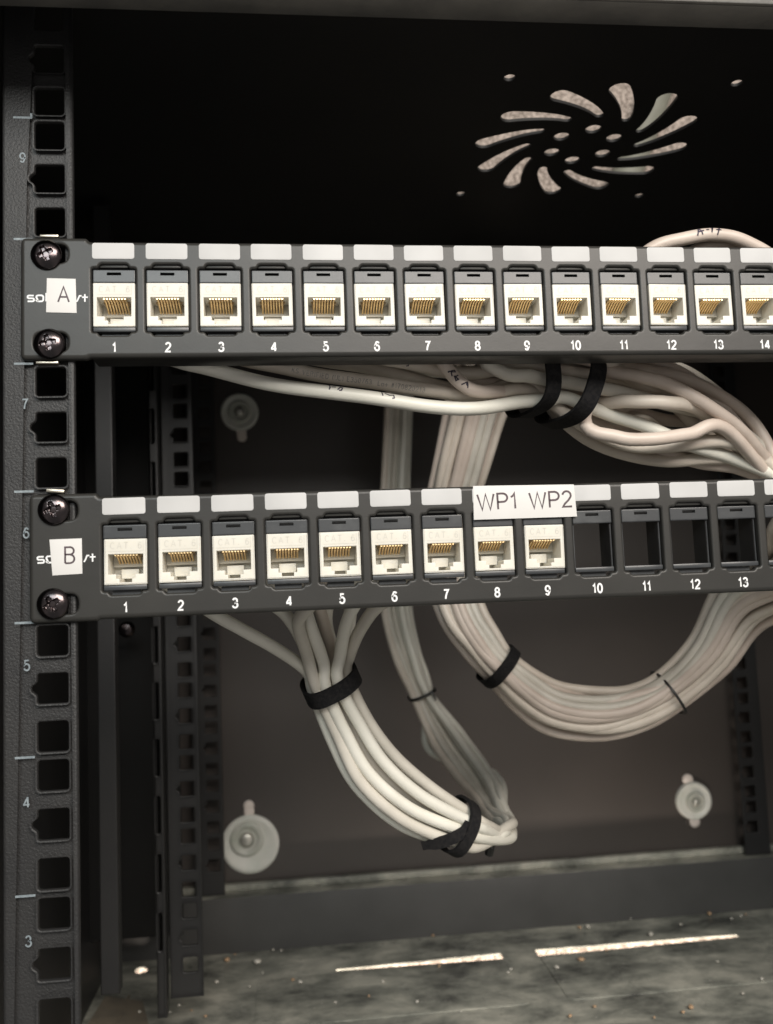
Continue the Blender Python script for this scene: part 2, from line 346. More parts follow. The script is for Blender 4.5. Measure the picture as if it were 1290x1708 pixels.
# floor: knock-out slits and a round hole, all real openings
def zf(px, py):
    d = MAT3 @ Vector(((px-645)/F, -(py-854)/F, -1)); return CAM+d*((ZF-CAM.z)/d.z)
fa, fb, fc, fd, fh = zf(560, 1615), zf(838, 1594), zf(896, 1590), zf(1226, 1557), zf(236, 1618)
fy = (fb.y+fc.y)/2
def slit(x0, x1, w0, w1, y): return rpoly([(x0, y-w0), (x1, y-w1), (x1, y+w1), (x0, y+w0)], 1.6, 4)
fl = plate(MB(), rrect(XL, XR, YF, YB-1), [slit(fa.x, fb.x, 1.2, 5.0, fy), slit(fc.x, fd.x, 6.0, 2.4, fy), circ(fh.x, fh.y, 4.6, 20, 5.5)], 0, 1.2, 0, 0)
fl.v = [(x, z, ZF-y) for x, y, z in fl.v]
cpart(fl, 'floor_panel', M_floor)
for x0, x1 in ((fa.x-55, fb.x), (fc.x, fd.x+6)):          # pressed knock-out covers just in front of the slits
    cv = plate(MB(), rrect(x0, x1, fy-78, fy-6.6, 5), [], 0, .45, .08)
    cv.v = [(x, z, ZF+.6-y) for x, y, z in cv.v]; cpart(cv, 'knockout_cover', M_floor)
cpart(MB().box(XL-1.5, XL, YF, YB, ZF-1.2, ZC+1.5), 'side_panel', M_cab, 0)
cpart(MB().box(XR, XR+1.5, YF, YB, ZF-1.2, ZC+1.5), 'side_panel', M_cab, 0)
# front frame
cpart(MB().box(XL-1.5, XR+1.5, YF-1.6, YF-.1, 421, ZC+1.5, .5).box(XL, XR, YF, YF+12, 421, 422.4, .4), 'front_lintel', M_lint)
cpart(MB().box(XL-1.5, -52, YF-1.6, YF-.1, ZF-1.2, 420.8, .5), 'front_jamb', M_shade)
cpart(MB().box(XR-26, XR+1.5, YF-1.6, YF-.1, ZF-1.2, 420.8, .5), 'front_jamb', M_cab)
# sill at the back of the floor
ys0, ys1 = zf(370, 1592).y, YB-2
zs = at(370, 1500, ys0).z
sm = MB().box(XL+1, XR-1, ys0, ys0+1.4, ZF+.1, zs, .3)
cpart(sm, 'rear_sill', M_sill)
dl = MB().box(XL+1, XR-1, ys0+1.5, ys1, zs-1.3, zs+.1, .3).box(XL+1, XR-1, ys1-7, ys1, zs+.2, zs+5, .3)
cpart(dl, 'rear_sill_ledge', M_floor)

# 19 inch rails
def hole_sq(cx, cz, s=10.0, notch=0, r=1.1):
    h = s/2
    if notch:
        return rpoly([(cx-h, cz-h), (cx+h, cz-h), (cx+h, cz+h), (cx-h, cz+h), (cx-h, cz+notch*1.7), (cx-h-1.9, cz+notch*.6), (cx-h-1.9, cz-notch*.6), (cx-h, cz-notch*1.7)], .9)
    return rrect(cx-h, cx+h, cz-h, cz+h, r, 4)
def rail(x0, x1, hx, y, z0, z1, hs, m, flange=-1, notch=1.25, depth=26, name='mounting_rail', sgn=1, bev=.45):
    hs_ = []
    for u in range(0, 11):
        for k, dz in enumerate((6.35, 22.225, 38.1)):
            z = u*U+dz
            if z0+7 < z < z1-7:
                P = hole_sq(0, z, hs, notch if k == 1 else 0)
                hs_.append([(hx+sgn*p[0], p[1]) for p in P])
    mb = plate(MB(), rrect(x0, x1, z0, z1), hs_, y, 1.8, bev*2.4 if bev > .3 and flange and name == 'mounting_rail' else bev, bev)
    xe = x0 if flange < 0 else x1-1.8                       # folded return
    mb.box(xe, xe+1.8, y+1.81, y+depth, z0, z1, .2)
    return cpart(mb, name, m)
fr = rail(-16.2, 8.1, 0, 0, -38, 447, 10.1, M_rail, -1)
rail(465.1-8.1, 465.1+16.2, 465.1, 0, -38, 447, 10.1, M_rail, 1, sgn=-1)
zb = at(300, 1665, 262).z
a, b = at(279, 1300, 262), at(333, 1300, 262)
rail(a.x, b.x, at(312, 1300, 262).x, 262, zb, 446, 8.8, M_cab, -1, name='middle_rail')
a, b = at(337, 1200, 408), at(369, 1200, 408)
rail(a.x-8, b.x, at(352, 1200, 408).x, 408, zs+.3, 446, 9.2, M_cab, -1, depth=14, name='rear_rail')
a, b = at(1228, 1200, 408), at(1262, 1200, 408)
rail(a.x, b.x+4, at(1243, 1200, 408).x, 408, zs+.3, 446, 9.2, M_cab, 1, depth=14, name='rear_rail')
# side posts with slots
for px0, px1, Y, zb_, slots in ((163, 194, 175, at(180, 1660, 175).z, 0), (255, 271, 250, at(262, 1700, 250).z, 1)):
    a, b = at(px0, 1200, Y), at(px1, 1200, Y); hs_ = []
    if slots:
        z = 20
        while z < 420: hs_.append(rrect(a.x+1.2, a.x+3.6, z, z+22, 1, 3)); z += 34
    mb = plate(MB(), rrect(a.x, b.x, zb_, 447), hs_, Y, 1.8, .8)
    mb.box(a.x, a.x+1.5, Y+1.81, Y+40, zb_, 447, .3)
    mb.box(b.x-1.5, b.x, Y+1.81, Y+9, zb_, 447, .3)
    cpart(mb, 'side_post', M_cab)
p0, p1 = at(120, 1200, 330), at(300, 1200, 330)                # dark sheet added between the posts to stand in for shade
cpart(MB().box(XL, p1.x, 330, 331.2, zs+1, 446, .3), 'added_shade_sheet', M_shade)
mb = MB()                                                   # bolt in the side wall
p = at(212, 1050, 300); lathe(mb, [(5.5, 0), (5.2, -2), (3.5, -4.2), (.3, -4.8)], 16, tuple(p)); cpart(mb, 'side_bolt', M_screw)
fr.data.materials.append(M_lip)
for p in fr.data.polygons:                                  # paler colour on the upward-facing lips of the lower holes
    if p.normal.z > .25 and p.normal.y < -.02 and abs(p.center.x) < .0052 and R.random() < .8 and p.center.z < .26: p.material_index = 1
# printed unit numbers and marks on the left rail
for n, px, py in (('9', 38, 263), ('8', 41, 490), ('7', 42, 674), ('6', 44, 889), ('5', 45, 1110), ('4', 44.5, 1338), ('3', 48, 1570)):
    p = at(px, py, 0); o = text_mesh(n, 3.8, .52, p.x, p.z, -.03, rot=.03).build('unit_number', M_unit, fr, 0)
for n in range(2, 10):
    mb = MB(); ribbons(mb, [[(-12.2, n*U), (-5.8, n*U)]]+([[(-6.1, n*U), (-6.1, n*U+1.6)]] if n == 9 else []), .75, lambda p, d: (p.x, -.03-d, p.y)); mb.build('unit_mark', M_unit, fr, 0)

# ------------------------------------------------------------------ patch panels
PIT = 18.32; P0 = 31.45; HT = 43.7
def opening(cx): return rpoly([(cx-7.5, 9.9), (cx-5.6, 9.9), (cx-4.9, 8.7), (cx+4.9, 8.7), (cx+5.6, 9.9), (cx+7.5, 9.9), (cx+7.5, 32.7), (cx+5.4, 32.7), (cx+4.6, 34.2), (cx-4.6, 34.2), (cx-5.4, 32.7), (cx-7.5, 32.7)], .7)
outline = rpoly([(0, .2), (22.2, .2), (23.2, .75), (459.4, .75), (460.4, .2), (482.6, .2), (482.6, HT), (460.4, HT), (459.4, 42.4), (23.2, 42.4), (22.2, HT), (0, HT)], 2.2, 5)
def eslot(x0, x1, z): return rpoly([(x0, z-3.3), (x1, z-3.3), (x1, z+3.3), (x0, z+3.3)], 3.2, 6)
holes = [opening(P0+PIT*i) for i in range(24)]
for z in (6.3, 37.9): holes += [eslot(4.6, 16.0, z), eslot(466.6, 478, z)]
face_mb = plate(MB(), outline, holes, 0, 2.3, 1.5, .85, 4)
for i in range(24): face_mb.box(P0+PIT*i-4.9, P0+PIT*i+4.9, 1.25, 2.1, 33.25, 34.9, .2)
FLG = MB().box(23.6, 459, 2.2, 13, 41.0, 42.3, .3).box(23.6, 459, 2.2, 13, .85, 2.1, .3)
protos = {}
def sleeve_mb():
    mb = MB(); mb.box(-7.2, -6.75, 3.1, 13, 10.5, 32.2); mb.box(6.75, 7.2, 3.1, 13, 10.5, 32.2); mb.box(-6.7, 6.7, 3.2, 13, 10.4, 10.9); mb.box(-6.7, 6.7, 4.6, 13, 28.6, 32.1); mb.box(-6, 6, 3.2, 12, 32.3, 34.9)
    return mb
def frame_mb():
    mb = MB()
    plate(mb, rrect(-7.22, 7.22, 27.75, 32.45, .25, 2), [rrect(-2.45, 2.45, 30.45, 31.5)], 1.0, 1.1, .22, 0)
    mb.box(-4.7, 4.7, 3.2, 6, 8.6, 10.2)
    mb.box(-7.2, 7.2, 1.05, 3.0, 10.25, 11.95, .3)
    mb.box(-7.2, -6.75, 2.2, 3.0, 11.9, 27.8); mb.box(6.75, 7.2, 2.2, 3.0, 11.9, 27.8)
    return mb
def jack_mb():
    mb = MB()
    T = [(-2.1, 12.9), (2.1, 12.9), (2.1, 14.2), (3.2, 14.2), (3.2, 15.7), (5.85, 15.7), (5.85, 22.6), (-5.85, 22.6), (-5.85, 15.7), (-3.2, 15.7), (-3.2, 14.2), (-2.1, 14.2)]
    plate(mb, rrect(-7.15, 7.15, 12.1, 27.7, .25, 2), [T], .85, 12.2, .22, .06)
    mb.box(-7.1, 7.1, 13.06, 24, 12.2, 27.5)                              # rear of the jack
    mb.box(-3.0, 3.0, 9.6, 13.0, 14.3, 17.6, .15)                         # latch block inside
    mb.box(-5.8, 5.8, 10.6, 13.04, 18.4, 22.5)                            # contact carrier step
    return mb
def emb_mb():
    mb = MB(); w_, pl = text_polys('CAT. 6', 2.3, .2, .34)
    ribbons(mb, pl, .2, lambda p, d: (p.x-w_/2+.1, .85-d, 24.3+p.y), .02, .004)
    return ribbons(mb, [[(-5.8, 23.5), (5.9, 23.5), (5.9, 27.0)]], .12, lambda p, d: (p.x, .85-d, p.y), .02)
def pins_mb():
    mb = MB()
    for i in range(8):
        x = (i-3.5)*1.02
        for pts in ([(x, 1.5, 22.25), (x, 5.2, 22.1), (x, 5.9, 21.7)], [(x, 5.9, 21.75), (x, 9.6, 20.3), (x, 10.55, 19.7)]):
            tube(mb, [Vector(p) for p in pts], .36, 8)
    return mb
def comb_mb():
    mb = MB()
    mb.box(-4.6, 4.6, 6.0, 6.25, 21.9, 22.55)
    for i in range(9): mb.box((i-4)*1.02-.1, (i-4)*1.02+.1, 6.4, 10.4, 21.5, 22.55)
    return mb
def panel(name, X, Z, slope, label, jacks, letter, sticker, wp=None, yf=-2.4):
    t = empty(name, (X, yf, Z), label, 'patch panel'); t.rotation_euler = (0, math.atan(-slope), 0)
    if 'face' not in protos:
        f = face_mb.build('faceplate', M_panel, t, 40); g = FLG.build('folded_flange', M_panel, t)
        fr_ = frame_mb().build('port_frame', M_frame, t); sl = sleeve_mb().build('frame_sleeve', M_darkslot, fr_, 0); protos.update(sleeve=sl, face=f, flg=g, frame=fr_)
        j = jack_mb().build('keystone_jack', M_jack, t, 30); pn = pins_mb().build('contact_pins', M_gold, j); cb = comb_mb().build('contact_comb', M_comb, j, 0)
        em = emb_mb().build('embossed_lettering', M_emb, j, 0); protos.update(jack=j, pins=pn, comb=cb, emb=em); first = True
        st = plate(MB(), rrect(-7.2, 7.2, -2.85, 2.85, .85, 4), [], 0, .12, .05).build('label_strip', M_strip, t); protos['strip'] = st
    else:
        first = False; inst(protos['face'], t); inst(protos['flg'], t)
    for i in range(24):
        cx = P0+PIT*i
        if first and i == 0: protos['frame'].location = Vector((cx, 0, 0))*S
        else: inst(protos['sleeve'], inst(protos['frame'], t, (cx, 0, 0)))
        if i in jacks:
            loc = (cx, R.uniform(-.08, .08), R.uniform(-.08, .08))
            if first and i == 0: protos['jack'].location = Vector(loc)*S
            else:
                j = inst(protos['jack'], t, loc); j.rotation_euler = (R.uniform(-.006, .006), R.uniform(-.009, .009), R.uniform(-.01, .01)); inst(protos['pins'], j); inst(protos['comb'], j); inst(protos['emb'], j)
        if first and i == 0: protos['strip'].location = Vector((cx, -.13, 38.85))*S
        else:
            s_ = inst(protos['strip'], t, (cx+R.uniform(-.1, .1), -.13, 38.85+R.uniform(-.08, .08))); s_.rotation_euler = (0, R.uniform(-.006, .006), 0)
        text_mesh(str(i+1), 3.75, .62, cx+.1, 4.35, -.02, gap=.1).build('port_number', M_white, t, 0)
    # screws + cage nuts
    for px, py, rot in sticker['screws']:
        p = at(px, py, yf-2)-Vector((X, yf, Z)); mb = MB()
        # pan head with a real cross recess
        n = 48; prof = [(5.25, -.15), (5.25, -.6), (4.95, -1.25), (4.2, -1.95), (3.2, -2.45), (2.6, -2.62), (1.9, -2.7), (1.2, -2.75), (.5, -2.78)]
        lathe(mb, prof[:1]+prof, n)
        vs = []
        for (x, y, z) in mb.v:
            r = math.hypot(x, z); a = math.atan2(z, x)-rot; c4 = abs(math.cos(2*a))
            arm = min(abs(math.sin(a)), abs(math.cos(a)))*r      # distance to nearest cross arm
            if r < 3.0 and y < -2 and arm < .62: y += 1.5*(1-(r/3.2)**2)+.25
            vs.append((x, y, z))
        mb.v = vs
        bm_ = MB()
        # dense grid head instead of lathe for the recess
        k = 56; g = []
        for i in range(k+1):
            for jn in range(k+1):
                u_, v_ = (i/k*2-1), (jn/k*2-1)
                x = u_*math.sqrt(1-v_*v_/2)*5.25; z = v_*math.sqrt(1-u_*u_/2)*5.25; r = math.hypot(x, z)
                h = 2.75*math.sqrt(max(0, 1-(r/5.42)**2.3)); a = math.atan2(z, x)-rot
                ax, az = abs(r*math.cos(a)), abs(r*math.sin(a)); lo, hi = min(ax, az), max(ax, az)
                wdt = .95-.12*hi; core = max(0, 1.25-r)
                dep = 0
                if hi < 2.75: dep = max(0, min(1, (wdt-lo)/.22+.5))*min(1, (2.75-hi)/.35+.1)*(1.2+.45*(1-hi/2.75))
                if r < 1.3: dep = max(dep, 1.9*min(1, (1.3-r)/.3+.3))
                g.append((x, -h+dep, z))
        fs = [(i*(k+1)+jn, (i+1)*(k+1)+jn, (i+1)*(k+1)+jn+1, i*(k+1)+jn+1) for i in range(k) for jn in range(k)]
        bm_.add(g, fs); lathe(bm_, [(5.24, -.05), (5.24, .0), (2.6, .01), (2.6, 6)], 40)
        bm_.build('panel_screw', M_screw, t, 50, loc=(p.x, 0, p.z))
    for x0, x1, z0, z1, rr in sticker['tabs']:
        c_ = MB().box((x0-x1)/2, (x1-x0)/2, 0, 4.2, (z0-z1)/2, (z1-z0)/2, .25).build('cage_nut', M_nut, t, 30, loc=((x0+x1)/2, 0.9, (z0+z1)/2)); c_.rotation_euler = (0, rr, 0)
    # maker's word mostly hidden under the letter sticker
    (lx, lz), (rx_, rz_) = sticker['logo']
    text_mesh('sol', 4.2, .55, lx, lz, -.02, gap=.08, align='l', xs=1.15).build('printed_word', M_white, t, 0)
    text_mesh('rt', 4.2, .5, rx_, rz_, -.02, gap=.02, align='l').build('printed_word', M_white, t, 0)
    Q = [(p.x-X, p.z-Z) for p in (at(a_, b_, yf) for a_, b_ in sticker['quad'])]
    st = plate(MB(), Q, [], -.22, .16, .05).build('letter_sticker', M_tape, t)
    c = at(*sticker['lc'], yf)-Vector((X, yf, Z)); text_mesh(letter, sticker['lh'], .62, c.x, c.z, -.24, rot=sticker['lr']).build('letter', M_ink, st, 0)
    if wp:
        Q = [(p.x-X, p.z-Z) for p in (at(a_, b_, yf) for a_, b_ in wp['quad'])]
        q = plate(MB(), Q, [], -.36, .2, .05).build('label_tape', M_tape, t)
        for tx, (ax_, ay_) in wp['text']:
            c = at(ax_, ay_, yf)-Vector((X, yf, Z)); text_mesh(tx, 6.3, .72, c.x, c.z, -.38, rot=.02, gap=.12, xs=1.14).build('label_text', M_ink, q, 0)
    return t
XA, XB = 21.88-P0, 24.56-P0
panel('patch_panel', XA, 7*U+.55, -.005, 'upper black patch panel lettered A with a cream jack in every port', range(24), 'A',
      dict(screws=[(74.5, 422, .45), (80, 571, .2)], tabs=[(6.3, 12.6, 44.1, 45.1, 0), (5, 12.5, -1.0, -.1, 0)], logo=[(at(46, 505, -2.4).x-XA, at(46, 494, -2.4).z-7*U-.55), (at(127, 505, -2.4).x-XA, at(127, 494, -2.4).z-7*U-.55)],
           quad=[(77, 521), (128, 522), (126, 465), (78, 464)], lc=(106, 491), lh=6.0, lr=.0))
panel('patch_panel', XB, 5*U-.6, .0004, 'lower black patch panel lettered B with a WP1 WP2 label and empty right ports', range(9), 'B',
      dict(screws=[(88, 849.5, .3), (86.5, 1007.5, .55)], tabs=[(5.5, 11.5, 44.2, 45.4, .1)], logo=[(at(63, 934, -2.4).x-XB, at(63, 930, -2.4).z-5*U+.6), (at(140, 931, -2.4).x-XB, at(140, 928, -2.4).z-5*U+.6)],
           quad=[(88, 960), (138, 957), (137, 898), (83, 900)], lc=(117, 926), lh=6.0, lr=.0),
      wp=dict(quad=[(790.5, 867.5), (962.5, 862), (957, 808.5), (789, 811)], text=[('WP1', (829, 837)), ('WP2', (918, 834))]))

# ------------------------------------------------------------------ cables
CR = 2.7
def face_dir(T):
    N_ = Vector((-.05, -1, -.1)); N_ = (N_-T*N_.dot(T)).normalized(); return N_
def along(pts, s):
    d = 0
    for i in range(len(pts)-1):
        l = (pts[i+1]-pts[i]).length
        if d+l >= s: return pts[i].lerp(pts[i+1], (s-d)/l), (pts[min(i+2, len(pts)-1)]-pts[max(i-1, 0)]).normalized()
        d += l
    return pts[-1], (pts[-1]-pts[-2]).normalized()
def near_s(pts, q):
    best = (1e9, 0); d = 0
    for i in range(len(pts)-1):
        dd = (pts[i]-q).length
        if dd < best[0]: best = (dd, d)
        d += (pts[i+1]-pts[i]).length
    return best[1]
def cable_text(pts, txt, H, sw, px, py, Y, m, parent, name, ang=0, flip=False, gap=.16, polys=None):
    s0 = near_s(pts, at(px, py, Y))
    if polys is None: wd, polys = text_polys(txt, H, sw, gap)
    r = CR+.03
    def place(p, d):
        x, y = p.x, p.y-H/2
        if flip: x, y = -x, -y
        C, T = along(pts, s0+x)
        if T.x < 0: T = -T
        Nn = face_dir(T); Uv = Nn.cross(T); Uv = Uv if Uv.z > 0 else -Uv
        a = ang+y/r
        return C+(Nn*math.cos(a)+Uv*math.sin(a))*(r+d)
    fine = []
    for P in polys:
        q = [P[0]]
        for a, b in zip(P, P[1:]):
            n = max(1, int(math.dist(a, b)/.5))
            for i in range(1, n+1): q.append((a[0]+(b[0]-a[0])*i/n, a[1]+(b[1]-a[1])*i/n))
        fine.append(q)
    return ribbons(MB(), fine, sw, place).build(name, m, parent, 0)
VR = MAT3 @ Vector((1, 0, 0)); VU = MAT3 @ Vector((0, 1, 0))
def bundle_pts(ctrl, a, b, seed, wob=0):
    """ctrl: (px, py, Y, half width px, half depth mm); a,b in -1..1 place of this cable across / in depth"""
    rr = random.Random(seed); n = len(ctrl); out = []
    for i, (px, py, Y, hw, hd) in enumerate(ctrl):
        p0, p1 = ctrl[max(i-1, 0)], ctrl[min(i+1, n-1)]; d = Vector((p1[0]-p0[0], p1[1]-p0[1])).normalized(); q = Vector((-d.y, d.x))
        x = a*hw+rr.uniform(-1, 1)*wob; y = b*hd+rr.uniform(-1, 1)*wob*.15
        out.append((px+q.x*x, py+q.y*x, Y+y))
    return out
def spots(n, seed):
    """n places inside the unit disc, evenly packed"""
    out = []
    for k in range(n):
        r = math.sqrt((k+.5)/n); t = k*2.39996+seed; out.append((r*math.cos(t), r*math.sin(t)))
    return out
def cable(P, m, label, group, name='network_cable'):
    pts = catmull([at(*p) for p in P], 2.2); f1, f2 = R.uniform(0, 6), R.uniform(0, 6)
    pts = [p+Vector((0, .5*math.sin(i*.11+f1), .45*math.sin(i*.087+f2)+.25*math.sin(i*.23+f1))) for i, p in enumerate(pts)]
    o = tube(MB(), pts, CR, 14).build(name, m, None, 60); tag(o, label, 'cable', group); return o, pts
def jackpos(panel_z, panel_x, i): return Vector((panel_x+P0+PIT*i, 24, panel_z+19))
def pix(v):
    q = MAT3.transposed() @ (v-CAM); return (645+F*q.x/-q.z, 854-F*q.y/-q.z)

# -- cables of panel A: out of the jacks, through two straps, round the big loop and up the back
LOOP = [(1345, 880, 70, 50, 16), (1325, 960, 110, 58, 17), (1236, 1010, 140, 50, 15), (1184, 1092, 148, 38, 13), (1120, 1152, 152, 31, 11), (1062, 1181, 155, 34, 13), (1000, 1192, 158, 38, 14), (930, 1182, 160, 37, 14), (880, 1155, 160, 33, 12), (832, 1111, 160, 27, 11), (800, 1070, 162, 30, 12), (768, 1017, 166, 34, 13), (748, 930, 172, 37, 14), (752, 850, 180, 38, 14), (766, 790, 190, 41, 14), (790, 700, 205, 46, 14), (815, 600, 225, 50, 14), (830, 480, 250, 50, 14), (840, 330, 290, 50, 14)]
RIGHT = [
 [(960, 596, 26), (1050, 617, 30), (1130, 627, 32), (1200, 658, 34), (1262, 712, 38)],
 [(962, 612, 36), (1040, 614, 40), (1120, 640, 42), (1190, 684, 44), (1255, 738, 48)],
 [(955, 640, 22), (1040, 657, 22), (1120, 678, 24), (1200, 700, 28), (1262, 738, 36)],
 [(955, 655, 32), (1030, 676, 36), (1110, 700, 38), (1180, 708, 40), (1250, 745, 44)],
 [(945, 664, 24), (1015, 692, 24), (1075, 712, 20), (1150, 742, 22), (1225, 765, 30)],
 [(938, 684, 28), (1000, 721, 27), (1060, 744, 26), (1130, 745, 22), (1205, 738, 22), (1262, 758, 32)],
 [(928, 690, 38), (980, 732, 36), (1040, 757, 34), (1110, 768, 32), (1190, 762, 30), (1255, 770, 36)],
 [(948, 648, 42), (1010, 690, 44), (1070, 698, 30), (1125, 733, 28), (1190, 760, 38), (1250, 770, 44)],
 [(970, 628, 44), (1060, 648, 48), (1130, 668, 46), (1185, 705, 40), (1240, 750, 46)],
 [(940, 676, 34), (1010, 712, 36), (1070, 733, 36), (1140, 757, 40), (1215, 775, 42)],
 [(965, 604, 48), (1060, 606, 50), (1140, 618, 48), (1215, 668, 50), (1270, 725, 54)],
 [(958, 622, 28), (1045, 633, 38), (1110, 662, 34), (1170, 715, 34), (1235, 762, 42)],
 [(950, 660, 48), (1030, 700, 50), (1110, 722, 52), (1190, 735, 52), (1250, 760, 54)],
]
RIGHT = [[(x, y, Y+6+8*min(1, i/2)) for i, (x, y, Y) in enumerate(q)] for q in RIGHT]
EXTRA = [[(1015, 585, 44), (1085, 603, 48), (1155, 634, 50), (1220, 694, 50), (1275, 764, 54)], [(1000, 590, 30), (1070, 640, 44), (1120, 652, 40), (1175, 690, 36), (1245, 757, 46)], [(985, 700, 46), (1050, 722, 48), (1105, 752, 46), (1165, 770, 48), (1240, 782, 52)], [(1005, 612, 36), (1060, 626, 30), (1110, 640, 26), (1180, 676, 26), (1250, 730, 38)], [(990, 664, 40), (1050, 668, 26), (1110, 668, 22), (1165, 680, 30), (1240, 735, 40)], [(975, 700, 30), (1030, 728, 24), (1085, 730, 22), (1150, 722, 24), (1215, 718, 30)]]
LEFT = [
 [(300, 606, 19), (340, 616, 18), (441, 639.5, 18), (538, 653, 18), (635, 665, 18), (723, 676, 19), (800, 679.5, 22), (870, 671, 29)],
 [(400, 598, 22), (470, 610, 22), (538, 624, 22), (643, 640, 23), (720, 651, 24), (800, 661, 27), (870, 652, 30)],
 [(540, 602, 32), (620, 617, 32), (700, 637, 33), (790, 655, 35), (870, 636, 32)],
 [(600, 592, 26), (690, 607, 26), (780, 624, 30), (870, 611, 28)],
 [(725, 596, 22), (745, 615, 20), (768, 640, 18), (800, 654, 22), (870, 650, 34)],
 [(800, 590, 24), (812, 604, 22), (850, 622, 22), (880, 624, 22)],
 [(650, 585, 40), (730, 612, 42), (810, 640, 42), (875, 650, 44)],
 [(760, 580, 34), (820, 600, 34), (880, 602, 34)],
 [(480, 590, 36), (560, 600, 38), (700, 615, 42), (800, 618, 44), (875, 615, 44)],
 [(700, 600, 32), (760, 628, 36), (820, 640, 36), (875, 634, 40)],
 [(850, 575, 36), (900, 585, 40)],
 [(880, 560, 30), (905, 590, 32)],
 [(900, 560, 46), (915, 610, 48)],
]
order = [4, 6, 5, 11, 3, 2, 9, 0, 10, 8, 1, 7, 12]            # which right run each left run continues as
sp = spots(13, .4); R2 = random.Random(3); apts = []
for k in range(13):
    jx = pix(jackpos(7*U, XA, min(k if k < 9 else k, 12)))
    L_ = LEFT[k]; Rn = RIGHT[order[k]]
    P = [(jx[0], jx[1], 24), ((jx[0]+L_[0][0])/2, (jx[1]*.35+L_[0][1]*.65), 40)] + L_ + [(915, (L_[-1][1]+Rn[0][1])/2, (L_[-1][2]+Rn[0][2])/2)] + Rn + [(1318, 815-20*sp[k][0], 52+10*sp[k][1])] + bundle_pts(LOOP, -sp[k][0], sp[k][1], k, 2.5)
    lab = {0: 'lowest white cable under panel A, hanging clear of the others with two ink marks', 1: 'white cable under panel A with grey printed lettering along its side', 4: 'white cable crossing steeply over the others below port 7 of panel A with inked marks'}.get(k, 'off-white cable packed in the strapped bundle under panel A')
    o, pts = cable(P, M_cab_w[(1, 3, 1, 2)[R2.randrange(4)] if k > 1 else (0 if k == 0 else 3)], lab, 'cables of the upper patch panel'); apts.append((o, pts))
for k, Rn in enumerate(EXTRA):
    cable([(960+10*k, 545, 40), (985+8*k, 565, 44)][:2]+Rn+[(1322, 812+8*k, 64)]+bundle_pts(LOOP, (.85, -.85, .2, .5, -.5, -.15)[k], (.5, .4, -.95, -.8, -.85, -1.05)[k], 70+k, 2.5), M_cab_w[(1, 3, 1)[k % 3]], 'off-white cable packed in the strapped bundle under panel A', 'cables of the upper patch panel')
for k, (a_, b_) in enumerate([(.98, -.1), (-.98, -.2), (.62, -.85), (-.66, -.8), (.05, -1.1), (.33, -1.0)]):
    cable([(1450, 700, 50)]+bundle_pts(LOOP[0:], a_, b_, 90+k, 2.0), M_cab_w[(3, 1, 2)[k % 3]], 'off-white cable in the big loop hanging below panel B', 'cables of the big loop')
cable_text(apts[1][1], 'KS VERIFIED (UL) E350763  Lot #170820213', 1.95, .26, 492, 616, 22, M_print, apts[1][0], 'printed_text', ang=-.15, gap=.2)
hand = {'1': [[(0, 0), (0, 2.2)], [(0, 2), (1.2, 2.3), (2.2, 2.0)]]}
def scrawl(k): return [[[(0, 2.6), (.5, 1.2), (.2, 0)], [(1.0, 1.4), (2.6, 1.6)], [(3.4, .4), (4.4, 1.9), (5.2, 1.6), (4.8, .3), (4.0, .2)]], [[(0, 2.6), (.6, .8)], [(1.2, 2.2), (3.0, 1.5), (4.6, 1.9), (5.0, .6), (4.2, .3)]], [[(0, 0), (1.1, 2.6), (1.9, 2.4), (.9, 1.1), (2.4, .3)], [(3.4, 2.4), (3.0, 1.0), (4.2, .2), (4.6, 1.2), (3.4, 1.2)], [(6, .4), (7.2, 2.6), (8, .6)]]][k]
cable_text(apts[0][1], '', 2.6, .5, 548, 655, 18, M_marker, apts[0][0], 'marker_scrawl', ang=.75, polys=scrawl(0))
cable_text(apts[0][1], '', 2.6, .45, 632, 664, 18, M_marker, apts[0][0], 'marker_scrawl', ang=.6, polys=scrawl(1))
cable_text(apts[4][1], '', 2.6, .5, 750, 622, 19, M_marker, apts[4][0], 'marker_scrawl', ang=0, polys=scrawl(2))
cable_text(apts[3][1], '', 2.6, .45, 662, 606, 26, M_marker, apts[3][0], 'marker_scrawl', ang=-.3, polys=scrawl(1))
# -- the cable arching above panel A, and the one nested under it
o, pts = cable([(1000, 560, 36), (1030, 470, 30), (1085, 418, 26), (1140, 401, 24), (1193, 393, 24), (1245, 404, 24), (1305, 446, 26), (1350, 540, 34), (1365, 660, 50)], M_cab_w[1], 'pale cable arching over the top edge of panel A, inked A-17', 'cables of the upper patch panel')
cable_text(pts, '', 3.4, .62, 1158, 398, 24, M_marker, o, 'marker_writing', ang=.45, polys=[[(0, 0), (1.5, 3.3)], [(1.9, 3.4), (2.3, .1)], [(.8, 1.5), (3.3, 1.9)], [(4.4, 2.0), (5.6, 2.1)], [(7.4, 3.4), (6.4, .6)], [(8.6, 2.0), (10.8, 2.0)], [(10.2, 3.3), (8.9, -.4)]])
cable([(1100, 540, 40), (1120, 450, 34), (1165, 415, 31), (1215, 407, 30), (1262, 420, 32), (1310, 470, 36), (1340, 560, 44)], M_cab_w[1], 'short pale arc of cable nested just beneath the inked A-17 cable', 'cables of the upper patch panel')

